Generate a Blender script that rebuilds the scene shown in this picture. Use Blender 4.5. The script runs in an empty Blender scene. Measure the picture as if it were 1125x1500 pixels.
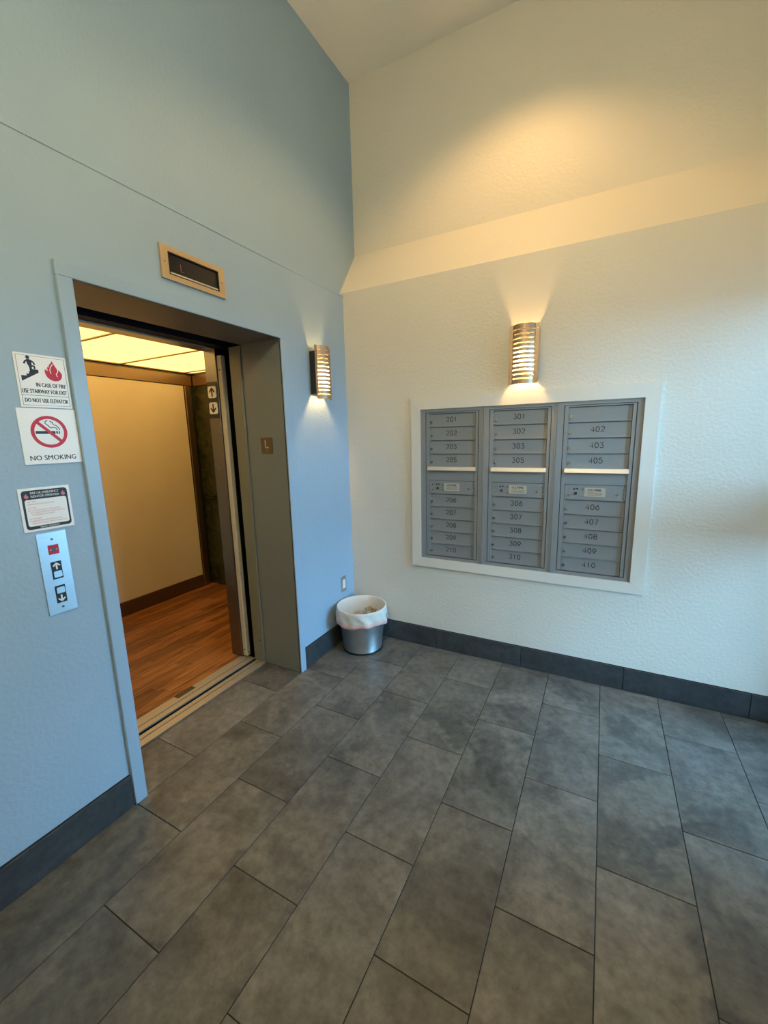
import bpy, bmesh, math, random
from mathutils import Matrix, Vector
random.seed(7)
C = bpy.context.scene.collection
scene = bpy.context.scene

# ------------------------------------------------------------------ camera
cam_d = bpy.data.cameras.new('camera'); cam = bpy.data.objects.new('camera', cam_d); C.objects.link(cam)
RT = Vector((0.8848318, 0.4653233, -0.0233862)); DN = Vector((0.0629872, -0.1692049, -0.9835661)); FW = Vector((-0.4616333, 0.8688176, -0.1790273))
m = Matrix((RT, -DN, -FW)).transposed().to_4x4(); m.translation = Vector((1.76487, -2.75817, 1.59232))
cam.matrix_world = m
cam_d.sensor_fit = 'VERTICAL'; cam_d.sensor_height = 36.0; cam_d.lens = 605.484 / 1500 * 36.0
cam_d.clip_start = 0.02
scene.camera = cam

# ------------------------------------------------------------------ world, exposure
world = bpy.data.worlds.new('sky'); scene.world = world; world.use_nodes = True
bg = world.node_tree.nodes['Background']
bg.inputs['Color'].default_value = (0.28, 0.64, 1.0, 1); bg.inputs['Strength'].default_value = 23.5
vs = scene.view_settings
vs.view_transform = 'Standard'; vs.look = 'None'; vs.exposure = 0.0; vs.gamma = 1.0; vs.use_curve_mapping = False
scene.display_settings.display_device = 'sRGB'

SKY_PORTAL = True
CAN_POWER = 86.0          # warm recessed downlights in the ceiling
SCONCE_GLOW = 1000.0
CAB_EMIT = 2.2
WARM = (1.0, 0.58, 0.21)
GLOBE_GLOW = 84.0; GLOBE_COL = (1.0, .85, .50)  # strength and tint of the added fill pendant

def portal(loc, rot, sx, sz):
    l = bpy.data.lights.new('sky_portal', 'AREA'); l.shape = 'RECTANGLE'; l.size = sx; l.size_y = sz
    l.cycles.is_portal = True
    o = bpy.data.objects.new('sky_portal', l); o.location = loc; o.rotation_euler = rot; C.objects.link(o)
portal((2.9, -.53, 1.15), (0, math.pi/2, 0), 2.3, 1.0)

# ------------------------------------------------------------------ helpers
class MB:
    def __init__(s): s.v = []; s.f = []; s.smooth = []
    def add(s, vs_, fs, smooth=False):
        n = len(s.v); s.v += [tuple(p) for p in vs_]; s.f += [tuple(i+n for i in f) for f in fs]; s.smooth += [smooth]*len(fs); return s
    def box(s, x0, x1, y0, y1, z0, z1):
        return s.add([(x0,y0,z0),(x1,y0,z0),(x1,y1,z0),(x0,y1,z0),(x0,y0,z1),(x1,y0,z1),(x1,y1,z1),(x0,y1,z1)],
            [(0,3,2,1),(4,5,6,7),(0,1,5,4),(1,2,6,5),(2,3,7,6),(3,0,4,7)])
    def cbox(s, x0, x1, y0, y1, z0, z1, c):
        """box with chamfered edges"""
        bm = bmesh.new(); bmesh.ops.create_cube(bm, size=1.0)
        for v in bm.verts: v.co = Vector(((x0+x1)/2+v.co.x*(x1-x0), (y0+y1)/2+v.co.y*(y1-y0), (z0+z1)/2+v.co.z*(z1-z0)))
        bmesh.ops.bevel(bm, geom=list(bm.edges), offset=c, segments=1, affect='EDGES')
        bm.verts.index_update(); s.add([v.co[:] for v in bm.verts], [[v.index for v in f.verts] for f in bm.faces]); bm.free(); return s
    def poly(s, P, pts, h0, h1):
        """2-D outline on plane P (origin,u,v,n) raised from h0 to h1"""
        n = len(pts); a = [P(u, v, h0) for u, v in pts] + [P(u, v, h1) for u, v in pts]
        area = sum(pts[i][0]*pts[(i+1)%n][1]-pts[(i+1)%n][0]*pts[i][1] for i in range(n))
        if area < 0: pts = pts[::-1]; a = [P(u, v, h0) for u, v in pts] + [P(u, v, h1) for u, v in pts]
        fs = [tuple(range(n, 2*n)), tuple(range(n-1, -1, -1))] + [(i, (i+1)%n, n+(i+1)%n, n+i) for i in range(n)]
        return s.add(a, fs)
    def ring(s, P, cu, cv, ro, ri, h0, h1, n=40, sy=1.0):
        a = []
        for i in range(n):
            t = 2*math.pi*i/n; c, q = math.cos(t), math.sin(t)*sy
            a += [P(cu+ro*c, cv+ro*q, h0), P(cu+ro*c, cv+ro*q, h1), P(cu+ri*c, cv+ri*q, h1), P(cu+ri*c, cv+ri*q, h0)]
        fs = []
        for i in range(n):
            b = 4*i; d = 4*((i+1) % n)
            fs += [(b+k, d+k, d+(k+1) % 4, b+(k+1) % 4) for k in range(4)]
        return s.add(a, fs)
    def stroke(s, P, pts, w, h0, h1, closed=False):
        """ribbon of width w along a 2-D polyline"""
        q = [Vector(p) for p in pts]; n = len(q)
        L = []; R = []
        for i in range(n):
            if closed: a, b = q[i-1], q[(i+1) % n]
            else: a, b = q[max(i-1, 0)], q[min(i+1, n-1)]
            d = (b-a); d.normalize(); nn = Vector((-d.y, d.x))*w/2
            L.append(q[i]+nn); R.append(q[i]-nn)
        m_ = n if closed else n-1
        for i in range(m_):
            j = (i+1) % n
            s.poly(P, [L[i][:], R[i][:], R[j][:], L[j][:]], h0, h1)
        return s
    def disc(s, P, cu, cv, r, h0, h1, n=20):
        return s.poly(P, [(cu+r*math.cos(2*math.pi*i/n), cv+r*math.sin(2*math.pi*i/n)) for i in range(n)], h0, h1)
    def tube(s, pts, r, n=10, smooth=True):
        q = [Vector(p) for p in pts]; vs_ = []; fs = []
        for i, p in enumerate(q):
            d = (q[min(i+1, len(q)-1)]-q[max(i-1, 0)]).normalized()
            up = Vector((0,0,1)) if abs(d.z) < .9 else Vector((1,0,0))
            a = d.cross(up).normalized(); b = d.cross(a)
            for k in range(n):
                t = 2*math.pi*k/n; vs_.append(p+(a*math.cos(t)+b*math.sin(t))*r)
        for i in range(len(q)-1):
            for k in range(n): fs.append((i*n+k, i*n+(k+1) % n, (i+1)*n+(k+1) % n, (i+1)*n+k))
        fs.append(tuple(range(n-1, -1, -1))); fs.append(tuple(range((len(q)-1)*n, len(q)*n)))
        return s.add(vs_, fs, smooth)
    def lathe(s, prof, n=48, fn=None, smooth=True):
        """profile [(r,z)...] about the local z axis; fn(r,z,t,i)->(r,z) perturbs"""
        vs_ = []; fs = []
        for i, (r, z) in enumerate(prof):
            for k in range(n):
                t = 2*math.pi*k/n; rr, zz = fn(r, z, t, i) if fn else (r, z)
                vs_.append((rr*math.cos(t), rr*math.sin(t), zz))
        for i in range(len(prof)-1):
            for k in range(n): fs.append((i*n+k, i*n+(k+1) % n, (i+1)*n+(k+1) % n, (i+1)*n+k))
        return s.add(vs_, fs, smooth)
    def mesh(s, name, mat, org=(0,0,0)):
        me = bpy.data.meshes.new(name); me.from_pydata([(x-org[0], y-org[1], z-org[2]) for x, y, z in s.v], [], s.f)
        for p, sm in zip(me.polygons, s.smooth): p.use_smooth = sm
        me.materials.append(mat); me.update(); return me
    def build(s, name, mat, parent=None, org=None):
        """org: world origin the coordinates are measured from (the root's location)"""
        if org is None: org = (0,0,0)
        o = bpy.data.objects.new(name, s.mesh(name, mat, org)); C.objects.link(o)
        if parent: o.parent = parent
        else: o.location = org
        return o
def tag(o, label=None, cat=None, group=None, kind=None):
    if label: o['label'] = label
    if cat: o['category'] = cat
    if group: o['group'] = group
    if kind: o['kind'] = kind
    return o
def struct(o): o['kind'] = 'structure'; return o
def empty(name, loc, label=None, cat=None, group=None, kind=None):
    o = bpy.data.objects.new(name, None); o.location = loc; o.empty_display_size = .05; C.objects.link(o)
    return tag(o, label, cat, group, kind)
def link(name, me, parent, loc=(0,0,0)):
    o = bpy.data.objects.new(name, me); C.objects.link(o); o.parent = parent; o.location = loc; return o
def plane_left(x, y0=0, z0=0):  return lambda u, v, h: (x+h, y0+u, z0+v)      # faces +x
def plane_back(y, x0=0, z0=0):  return lambda u, v, h: (x0+u, y-h, z0+v)      # faces -y
def rrect(u0, u1, v0, v1, r, n=5):
    pts = []
    for cx, cy, a0 in ((u1-r, v1-r, 0), (u0+r, v1-r, 90), (u0+r, v0+r, 180), (u1-r, v0+r, 270)):
        for i in range(n+1):
            t = math.radians(a0+90*i/n); pts.append((cx+r*math.cos(t), cy+r*math.sin(t)))
    return pts
def rect(u0, u1, v0, v1): return [(u0,v0),(u1,v0),(u1,v1),(u0,v1)]
def text_polys(txt, P, u, v, height, width, mb, h, align='LEFT', bold=0.0):
    if bold:
        for k in (-1, 0, 1): text_polys(txt, P, u+k*bold*height*.9, v, height, width, mb, h+k*.00005, align)
        return
    """flat lettering: cap height, fitted to width (None keeps the natural width)"""
    cu = bpy.data.curves.new('t', 'FONT'); cu.body = txt; cu.size = 1.0; cu.resolution_u = 3
    to = bpy.data.objects.new('t', cu); C.objects.link(to)
    dg = bpy.context.evaluated_depsgraph_get(); me = bpy.data.meshes.new_from_object(to.evaluated_get(dg))
    vs_ = [x.co.copy() for x in me.vertices]; fs = [tuple(p.vertices) for p in me.polygons]
    bpy.data.objects.remove(to); bpy.data.curves.remove(cu); bpy.data.meshes.remove(me)
    x0 = min(p.x for p in vs_); x1 = max(p.x for p in vs_)
    sy = height/0.69; sx = (width/(x1-x0)) if width else sy
    w = (x1-x0)*sx; off = {'LEFT': 0, 'CENTER': -w/2, 'RIGHT': -w}[align]
    mb.add([P(u+off+(p.x-x0)*sx, v+p.y*sy, h) for p in vs_], fs)

# ------------------------------------------------------------------ materials
def new_mat(name):
    mt = bpy.data.materials.new(name); mt.use_nodes = True
    return mt, mt.node_tree.nodes, mt.node_tree.links, mt.node_tree.nodes['Principled BSDF']
def plain(name, col, rough=.5, metal=0.0, bump=None, var=0.0, spec=.5, vscale=3.0):
    mt, N, L, b = new_mat(name)
    b.inputs['Roughness'].default_value = rough; b.inputs['Metallic'].default_value = metal; b.inputs['Specular IOR Level'].default_value = spec
    b.inputs['Base Color'].default_value = (*col, 1)
    tc = N.new('ShaderNodeTexCoord')
    if var:
        nz = N.new('ShaderNodeTexNoise'); nz.inputs['Scale'].default_value = vscale; nz.inputs['Detail'].default_value = 5
        L.new(tc.outputs['Object'], nz.inputs['Vector'])
        r = N.new('ShaderNodeValToRGB'); r.color_ramp.elements[0].position = .3; r.color_ramp.elements[1].position = .7
        r.color_ramp.elements[0].color = (*[c*(1-var) for c in col], 1); r.color_ramp.elements[1].color = (*[min(1, c*(1+var)) for c in col], 1)
        L.new(nz.outputs['Fac'], r.inputs['Fac']); L.new(r.outputs['Color'], b.inputs['Base Color'])
    if bump:
        sc, st = bump
        n2 = N.new('ShaderNodeTexNoise'); n2.inputs['Scale'].default_value = sc; n2.inputs['Detail'].default_value = 2.5
        L.new(tc.outputs['Object'], n2.inputs['Vector'])
        bp = N.new('ShaderNodeBump'); bp.inputs['Strength'].default_value = st; bp.inputs['Distance'].default_value = .004
        L.new(n2.outputs['Fac'], bp.inputs['Height']); L.new(bp.outputs['Normal'], b.inputs['Normal'])
    return mt
def brushed(name, col, rough=.3, stretch=(1,1,60), amt=.12, metal=1.0):
    mt, N, L, b = new_mat(name)
    b.inputs['Metallic'].default_value = metal
    tc = N.new('ShaderNodeTexCoord'); mp = N.new('ShaderNodeMapping'); mp.inputs['Scale'].default_value = stretch
    nz = N.new('ShaderNodeTexNoise'); nz.inputs['Scale'].default_value = 14; nz.inputs['Detail'].default_value = 4
    L.new(tc.outputs['Object'], mp.inputs['Vector']); L.new(mp.outputs['Vector'], nz.inputs['Vector'])
    mr = N.new('ShaderNodeMapRange'); mr.inputs['To Min'].default_value = rough-amt; mr.inputs['To Max'].default_value = rough+amt
    L.new(nz.outputs['Fac'], mr.inputs['Value']); L.new(mr.outputs['Result'], b.inputs['Roughness'])
    r = N.new('ShaderNodeValToRGB')
    r.color_ramp.elements[0].color = (*[c*.88 for c in col], 1); r.color_ramp.elements[1].color = (*[min(1, c*1.08) for c in col], 1)
    L.new(nz.outputs['Fac'], r.inputs['Fac']); L.new(r.outputs['Color'], b.inputs['Base Color'])
    return mt
def slate(name, dark, light, warm, rough=.42, rnd=.2, scale=2.2):
    """slate-look porcelain: cloudy patches, fine veins, tone differs from tile to tile"""
    mt, N, L, b = new_mat(name)
    b.inputs['Roughness'].default_value = rough
    tc = N.new('ShaderNodeTexCoord'); oi = N.new('ShaderNodeObjectInfo')
    comb = N.new('ShaderNodeCombineXYZ'); mul = N.new('ShaderNodeMath'); mul.operation = 'MULTIPLY'; mul.inputs[1].default_value = 37.0
    L.new(oi.outputs['Random'], mul.inputs[0])
    for k in range(3): L.new(mul.outputs[0], comb.inputs[k])
    add = N.new('ShaderNodeVectorMath'); L.new(tc.outputs['Object'], add.inputs[0]); L.new(comb.outputs['Vector'], add.inputs[1])
    n1 = N.new('ShaderNodeTexNoise'); n1.inputs['Scale'].default_value = scale; n1.inputs['Detail'].default_value = 9; n1.inputs['Roughness'].default_value = .62; n1.inputs['Distortion'].default_value = 1.2
    n2 = N.new('ShaderNodeTexNoise'); n2.inputs['Scale'].default_value = scale*11; n2.inputs['Detail'].default_value = 8; n2.inputs['Roughness'].default_value = .7
    n3 = N.new('ShaderNodeTexNoise'); n3.inputs['Scale'].default_value = scale*.8; n3.inputs['Detail'].default_value = 3; n3.inputs['Distortion'].default_value = 2.2
    for n in (n1, n2, n3): L.new(add.outputs[0], n.inputs['Vector'])
    r1 = N.new('ShaderNodeValToRGB'); r1.color_ramp.elements[0].position = .33; r1.color_ramp.elements[1].position = .68
    r1.color_ramp.elements[0].color = (*dark, 1); r1.color_ramp.elements[1].color = (*light, 1)
    L.new(n1.outputs['Fac'], r1.inputs['Fac'])
    mx = N.new('ShaderNodeMixRGB'); mx.inputs['Color2'].default_value = (*warm, 1)
    mr = N.new('ShaderNodeMapRange'); mr.inputs['From Min'].default_value = .50; mr.inputs['From Max'].default_value = .58; mr.inputs['To Max'].default_value = .55
    L.new(n3.outputs['Fac'], mr.inputs['Value']); L.new(mr.outputs['Result'], mx.inputs['Fac']); L.new(r1.outputs['Color'], mx.inputs['Color1'])
    hv = N.new('ShaderNodeMixRGB'); hv.blend_type = 'MULTIPLY'; hv.inputs['Fac'].default_value = 1
    vr = N.new('ShaderNodeMapRange'); vr.inputs['To Min'].default_value = 1-rnd; vr.inputs['To Max'].default_value = 1+rnd*.55
    L.new(oi.outputs['Random'], vr.inputs['Value']); 
    f2 = N.new('ShaderNodeMapRange'); f2.inputs['From Min'].default_value = .25; f2.inputs['From Max'].default_value = .75; f2.inputs['To Min'].default_value = .52; f2.inputs['To Max'].default_value = 1.45
    L.new(n2.outputs['Fac'], f2.inputs['Value'])
    mm = N.new('ShaderNodeMath'); mm.operation = 'MULTIPLY'; L.new(vr.outputs['Result'], mm.inputs[0]); L.new(f2.outputs['Result'], mm.inputs[1])
    L.new(mx.outputs['Color'], hv.inputs['Color1']); L.new(mm.outputs[0], hv.inputs['Color2']); L.new(hv.outputs['Color'], b.inputs['Base Color'])
    bp = N.new('ShaderNodeBump'); bp.inputs['Strength'].default_value = .35; bp.inputs['Distance'].default_value = .003
    L.new(n2.outputs['Fac'], bp.inputs['Height']); L.new(bp.outputs['Normal'], b.inputs['Normal'])
    return mt
def wood(name):
    mt, N, L, b = new_mat(name); b.inputs['Roughness'].default_value = .32
    tc = N.new('ShaderNodeTexCoord'); oi = N.new('ShaderNodeObjectInfo')
    mul = N.new('ShaderNodeMath'); mul.operation = 'MULTIPLY'; mul.inputs[1].default_value = 53.0; L.new(oi.outputs['Random'], mul.inputs[0])
    comb = N.new('ShaderNodeCombineXYZ')
    for k in range(3): L.new(mul.outputs[0], comb.inputs[k])
    add = N.new('ShaderNodeVectorMath'); L.new(tc.outputs['Object'], add.inputs[0]); L.new(comb.outputs['Vector'], add.inputs[1])
    mp = N.new('ShaderNodeMapping'); mp.inputs['Scale'].default_value = (22, 1.6, 10); L.new(add.outputs[0], mp.inputs['Vector'])
    nz = N.new('ShaderNodeTexNoise'); nz.inputs['Scale'].default_value = 2.0; nz.inputs['Detail'].default_value = 7; nz.inputs['Distortion'].default_value = .8
    L.new(mp.outputs['Vector'], nz.inputs['Vector'])
    r = N.new('ShaderNodeValToRGB'); e = r.color_ramp.elements
    e[0].position = .3; e[0].color = (.13, .042, .012, 1); e[1].position = .72; e[1].color = (.40, .16, .045, 1)
    L.new(nz.outputs['Fac'], r.inputs['Fac'])
    vr = N.new('ShaderNodeMapRange'); vr.inputs['To Min'].default_value = .62; vr.inputs['To Max'].default_value = 1.2; L.new(oi.outputs['Random'], vr.inputs['Value'])
    hv = N.new('ShaderNodeMixRGB'); hv.blend_type = 'MULTIPLY'; hv.inputs['Fac'].default_value = 1
    L.new(r.outputs['Color'], hv.inputs['Color1']); L.new(vr.outputs['Result'], hv.inputs['Color2']); L.new(hv.outputs['Color'], b.inputs['Base Color'])
    return mt
def emis(name, col, st):
    mt, N, L, b = new_mat(name); b.inputs['Base Color'].default_value = (*col, 1)
    b.inputs['Emission Color'].default_value = (*col, 1); b.inputs['Emission Strength'].default_value = st; return mt
def translucent(name, col, mixd=.35):
    mt, N, L, b = new_mat(name); N.remove(b)
    t = N.new('ShaderNodeBsdfTranslucent'); t.inputs['Color'].default_value = (*col, 1)
    d = N.new('ShaderNodeBsdfDiffuse'); d.inputs['Color'].default_value = (*col, 1)
    mx = N.new('ShaderNodeMixShader'); mx.inputs['Fac'].default_value = mixd
    L.new(t.outputs[0], mx.inputs[1]); L.new(d.outputs[0], mx.inputs[2]); L.new(mx.outputs[0], N['Material Output'].inputs['Surface']); return mt
def glass(name):
    mt, N, L, b = new_mat(name); N.remove(b)
    t = N.new('ShaderNodeBsdfTransparent'); t.inputs['Color'].default_value = (.93, .97, .97, 1)
    g = N.new('ShaderNodeBsdfGlossy'); g.inputs['Roughness'].default_value = .02
    fr = N.new('ShaderNodeFresnel'); fr.inputs['IOR'].default_value = 1.45
    mx = N.new('ShaderNodeMixShader'); L.new(fr.outputs[0], mx.inputs[0]); L.new(t.outputs[0], mx.inputs[1]); L.new(g.outputs[0], mx.inputs[2])
    L.new(mx.outputs[0], N['Material Output'].inputs['Surface']); return mt

M = {}
M['blue'] = plain('blue_wall_paint', (.30, .42, .545), .55, bump=(62, .5), var=.03, vscale=1.5)
M['blue_trim'] = plain('blue_gloss_paint', (.30, .42, .545), .35, bump=(40, .06))
M['cream'] = plain('cream_wall_paint', (.66, .64, .585), .5, bump=(58, .5), var=.02, vscale=1.5)
M['white'] = plain('white_ceiling_paint', (.80, .78, .73), .7, bump=(110, .25))
M['white_trim'] = plain('white_gloss_paint', (.68, .66, .61), .32, bump=(30, .05))
M['tile'] = slate('slate_tile', (.056, .057, .054), (.150, .148, .138), (.165, .155, .135))
M['base'] = slate('dark_slate_baseboard', (.022, .026, .030), (.050, .056, .062), (.04, .045, .048), rough=.5, rnd=.2)
M['grout'] = plain('dark_grout', (.022, .019, .015), .9)
M['caulk'] = plain('dark_caulk', (.012, .011, .010), .8)
M['steel'] = brushed('brushed_steel', (.56, .57, .58), .32, (1, 60, 1))
M['steel_plate'] = brushed('brushed_call_plate', (.60, .61, .63), .30, (1, .3, 6), .05)
M['dark_steel'] = brushed('dark_brushed_steel', (.16, .15, .135), .35, (60, 60, 1))
M['head_steel'] = brushed('dull_head_steel', (.22, .21, .20), .42, (1, 20, 1), metal=.6)
M['post_steel'] = brushed('dark_post_steel', (.20, .20, .20), .26, (1, 1, 1), .04)
M['alum'] = brushed('aluminium_sill', (.55, .51, .44), .42, (60, 1, 1), metal=.75)
M['bronze'] = brushed('satin_bronze', (.36, .25, .13), .36, (60, 60, 1))
M['band'] = brushed('brown_satin_band', (.30, .21, .12), .34, (1, 8, 1), .08)
M['bezel'] = brushed('gold_satin_bezel', (.62, .47, .29), .42, (1, 40, 1), metal=.8)
M['sconce'] = brushed('satin_copper_nickel', (.50, .36, .25), .50, (1, 1, 8))
M['black'] = plain('black_plastic', (.006, .006, .008), .35)
M['shaft'] = plain('dark_shaft', (.004, .004, .004), .9)
M['screen'] = plain('smoked_display', (.012, .010, .012), .08)
M['navy'] = plain('dark_navy_steel', (.003, .004, .012), .6, spec=.2)
M['sign'] = plain('white_sign_plastic', (.78, .77, .76), .35)
M['ink'] = plain('black_print', (.012, .012, .018), .5)
M['red'] = plain('red_print', (.50, .012, .03), .5)
M['pale_red'] = plain('red_small_print', (.55, .16, .17), .5)
M['mail'] = plain('grey_mailbox_enamel', (.245, .258, .27), .42, bump=(220, .10), metal=.15, var=.03)
M['mail_light'] = plain('aluminium_lip', (.62, .59, .54), .35, metal=.6)
M['chrome'] = plain('chrome', (.62, .62, .62), .18, metal=1)
M['lockhole'] = plain('lock_core', (.10, .10, .10), .3, metal=.8)
M['panel_yellow'] = plain('tan_laminate', (.74, .63, .42), .34, var=.03, vscale=4)
M['marble'] = slate('dark_green_laminate', (.006, .008, .004), (.05, .055, .02), (.035, .04, .008), rough=.25, rnd=.05, scale=5)
M['brown'] = plain('brown_base_laminate', (.085, .040, .020), .35)
M['wood'] = wood('cherry_plank')
M['white_rubber'] = plain('pale_door_edge', (.52, .48, .40), .5, var=.08, vscale=20)
M['reveal'] = plain('grey_reveal_paint', (.165, .195, .215), .38, bump=(40, .05))
M['jamb_green'] = plain('grey_green_jamb', (.17, .18, .15), .4)
M['cab_light'] = emis('cab_diffuser', (1.0, .62, .19), CAB_EMIT)
M['globe'] = emis('opal_fill_globe', GLOBE_COL, GLOBE_GLOW)
M['can_lens'] = emis('downlight_lens', WARM, 12)
M['diffuser'] = translucent('sconce_diffuser', (.34, .32, .26))
M['bulb'] = emis('bulb', (1.0, .58, .20), SCONCE_GLOW)
M['galv'] = plain('galvanised_steel', (.46, .48, .50), .34, metal=.9, var=.12, vscale=14)
M['bag'] = translucent('white_bin_liner', (.84, .80, .74), .75)
M['pink'] = translucent('pink_drawstring', (.78, .50, .46), .75)
M['paper'] = plain('tan_paper', (.42, .35, .25), .8)
M['glass'] = glass('clear_glass')
M['door_metal'] = plain('dark_bronze_door_metal', (.05, .045, .04), .4, metal=.6)
M['pave'] = plain('outdoor_concrete', (.12, .12, .12), .9, var=.1)

# ------------------------------------------------------------------ dimensions
DY0, DY1, DZ = -1.836, -.729, 2.185          # elevator opening
RX = -.314                                    # back of the reveal
ZF = 2.612; UX = -.03; UY = .235; ZL = 2.632; ZU = 2.962; ZC = 4.10
XR = 2.76; YR = -4.3                          # right and rear walls
NX0, NX1, NZ0, NZ1 = .614, 1.9485, .706, 1.772

# ------------------------------------------------------------------ the setting
b = MB()
b.box(-.30, 0, YR, DY0-.03, 0, ZF); b.box(-.30, 0, DY1+.03, .002, 0, ZF); b.box(-.30, 0, DY0-.03, DY1+.03, DZ+.03, ZF)
struct(b.build('wall_left', M['blue']))
wl = bpy.data.objects['wall_left']
MB().cbox(0, .0028, YR, 0, ZF-.008, ZF+.002, .001).build('shadow_line_bead', M['blue'], wl)  # thin strip added to cast the dark line along the wall joint
MB().box(-.30, UX, YR, UY+.1, ZF, ZC).build('upper_wall', M['blue'], wl)

b = MB()
b.box(0, XR+.2, 0, .12, 0, NZ0); b.box(0, XR+.2, 0, .12, NZ1, ZL); b.box(0, NX0, 0, .12, NZ0, NZ1); b.box(NX1, XR+.2, 0, .12, NZ0, NZ1)
b.box(NX0, NX1, .105, .12, NZ0, NZ1)
wb = struct(b.build('wall_back', M['cream']))
b = MB(); x0, x1 = UX, XR+.2
b.add([(x0,0,ZL),(x1,0,ZL),(x1,UY,ZU),(x0,UY,ZU),(x0,.12,ZL-.15),(x1,.12,ZL-.15),(x1,UY,ZL-.15),(x0,UY,ZL-.15)],
      [(0,1,2,3),(0,4,5,1),(4,7,6,5),(3,2,6,7),(0,3,7,4),(1,5,6,2)])
b.build('sloped_ledge', M['cream'], wb)
MB().box(UX, XR+.2, UY, UY+.1, ZU-.2, ZC).build('upper_wall', M['cream'], wb)
struct(MB().box(-.30, XR+.2, YR-.1, UY+.1, ZC, ZC+.1).build('ceiling', M['white']))
struct(MB().box(-.30, XR+.1, YR-.12, YR, 0, ZC).build('wall_rear', M['cream']))
# right wall with a glazed street front
GY0, GY1, GZ = -1.02, -.06, 2.30
b = MB(); b.box(XR, XR+.12, GY1, UY+.1, 0, ZC); b.box(XR, XR+.12, YR, GY0, 0, ZC); b.box(XR, XR+.12, GY0, GY1, GZ, ZC)
struct(b.build('wall_right', M['cream']))
win = empty('window_1', (XR+.06, GY0, 0), kind='structure'); org = (XR+.06, GY0, 0)
ys = [GY0, GY1]
b = MB(); b.box(XR+.03, XR+.09, GY0, GY1, 0, .06); b.box(XR+.03, XR+.09, GY0, GY1, GZ-.06, GZ)
b.build('window_frame', M['door_metal'], win, org)
for y in ys:
    MB().box(XR+.03, XR+.09, max(GY0, y-.03), min(GY1, y+.03), .06, GZ-.06).build('mullion', M['door_metal'], win, org)
for i in range(1):
    a0, a1 = ys[i]+.03, ys[i+1]-.03
    MB().box(XR+.03, XR+.09, a0, a1, 1.04, 1.34).build('mid_rail', M['door_metal'], win, org)
    for z0, z1 in ((.06, 1.04), (1.34, GZ-.06)):
        MB().box(XR+.056, XR+.064, a0, a1, z0, z1).build('pane', M['glass'], win, org)
struct(MB().box(XR+.12, XR+80, -60, 60, -.12, -.02).build('pavement', M['pave']))

# floor: grout bed with every tile its own piece
fl = struct(MB().box(RX, XR+.1, YR, 0, -.06, -.0025).build('floor', M['grout']))
TW, TL, G = .305, .6105, .0035
tcache = {}
def tile(x0, x1, y0, y1):
    x0 += G/2; x1 -= G/2; y0 += G/2; y1 -= G/2
    k = (round(x1-x0, 4), round(y1-y0, 4))
    if k[0] < .01 or k[1] < .01: return
    if k not in tcache:
        tcache[k] = MB().cbox(-k[0]/2, k[0]/2, -k[1]/2, k[1]/2, -.008, 0, .0008).mesh('tile', M['tile'])
    link('tile', tcache[k], fl, ((x0+x1)/2, (y0+y1)/2, random.uniform(-.0004, .0004)))
L0 = .0068
for i in range(-2, 11):
    xa, xb = L0+i*TW, L0+(i+1)*TW
    ph = -.052 if i % 2 == 0 else -.357
    inrec = xb <= L0+.001
    ya, yb = (DY0, DY1) if inrec else (YR, 0.0)
    xa, xb = max(xa, RX+.002 if inrec else L0), min(xb, XR)
    if xb-xa < .012: continue
    cuts = sorted([ph-k*TL for k in range(-1, 9)])
    cuts = [ya]+[c for c in cuts if ya < c < yb]+[yb]
    for y0, y1 in zip(cuts, cuts[1:]): tile(xa, xb, y0, y1)

# baseboards of dark slate tile
def baseboard(name, pieces, axis):
    root = struct(empty(name, (0,0,0)))
    for a0, a1 in pieces:
        b = MB()
        if axis == 'x': b.cbox(a0+.002, a1-.002, -.012, 0, .001, .1506, .0015)
        else: b.cbox(0, .012, a0+.002, a1-.002, .001, .1506, .0015)
        b.build('tile', M['base'], root)
    b = MB()
    lo, hi = pieces[0][0], pieces[-1][1]
    if axis == 'x': b.box(lo, hi, -.006, 0, 0, .1535)
    else: b.box(0, .006, lo, hi, 0, .1535)
    b.build('joint_filler', M['caulk'], root); return root
bj = [.0125, .1185, .7309, 1.3447, 1.9571, 2.5688, XR]
baseboard('baseboard_back', list(zip(bj, bj[1:])), 'x')
baseboard('baseboard_left', [(YR, -3.72), (-3.72, -3.11), (-3.11, -2.5), (-2.5, -1.892)], 'y')
baseboard('baseboard_corner', [(-.674, -.0125)], 'y')

# elevator entrance: casing, reveal lining and landing sill
fr = empty('trim_1', (0, DY0, 0), 'pale blue painted steel casing and deep reveal around the elevator opening', None, kind='structure'); org = (0, DY0, 0)
MB().cbox(0, .016, DY0-.052, DY0, 0, DZ+.0, .002).build('casing', M['blue_trim'], fr, org)
MB().cbox(0, .016, DY1, DY1+.052, 0, DZ+.0, .002).build('casing', M['blue_trim'], fr, org)
MB().cbox(0, .016, DY0-.052, DY1+.052, DZ, DZ+.052, .002).build('casing', M['blue_trim'], fr, org)
MB().box(RX, .008, DY0-.03, DY0, 0, DZ+.03).build('reveal', M['reveal'], fr, org)
MB().box(RX, .008, DY1, DY1+.03, 0, DZ+.03).build('reveal', M['reveal'], fr, org)
MB().box(RX, .008, DY0, DY1, DZ, DZ+.03).build('reveal', M['head_steel'], fr, org)
b = MB(); b.cbox(RX-.10, RX-.004, DY1-.010, DY1+.03, .003, DZ-.004, .003); b.build('jamb_strip', M['jamb_green'], fr, org)
b = MB(); b.cbox(RX-.10, RX-.004, DY0-.03, DY0+.010, .003, DZ-.004, .003); b.build('jamb_strip', M['jamb_green'], fr, org)
P = plane_back(DY1-.010)
MB().disc(P, RX-.03, .17, .006, 0, .002, 10).build('screw', M['ink'], fr, org)
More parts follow.
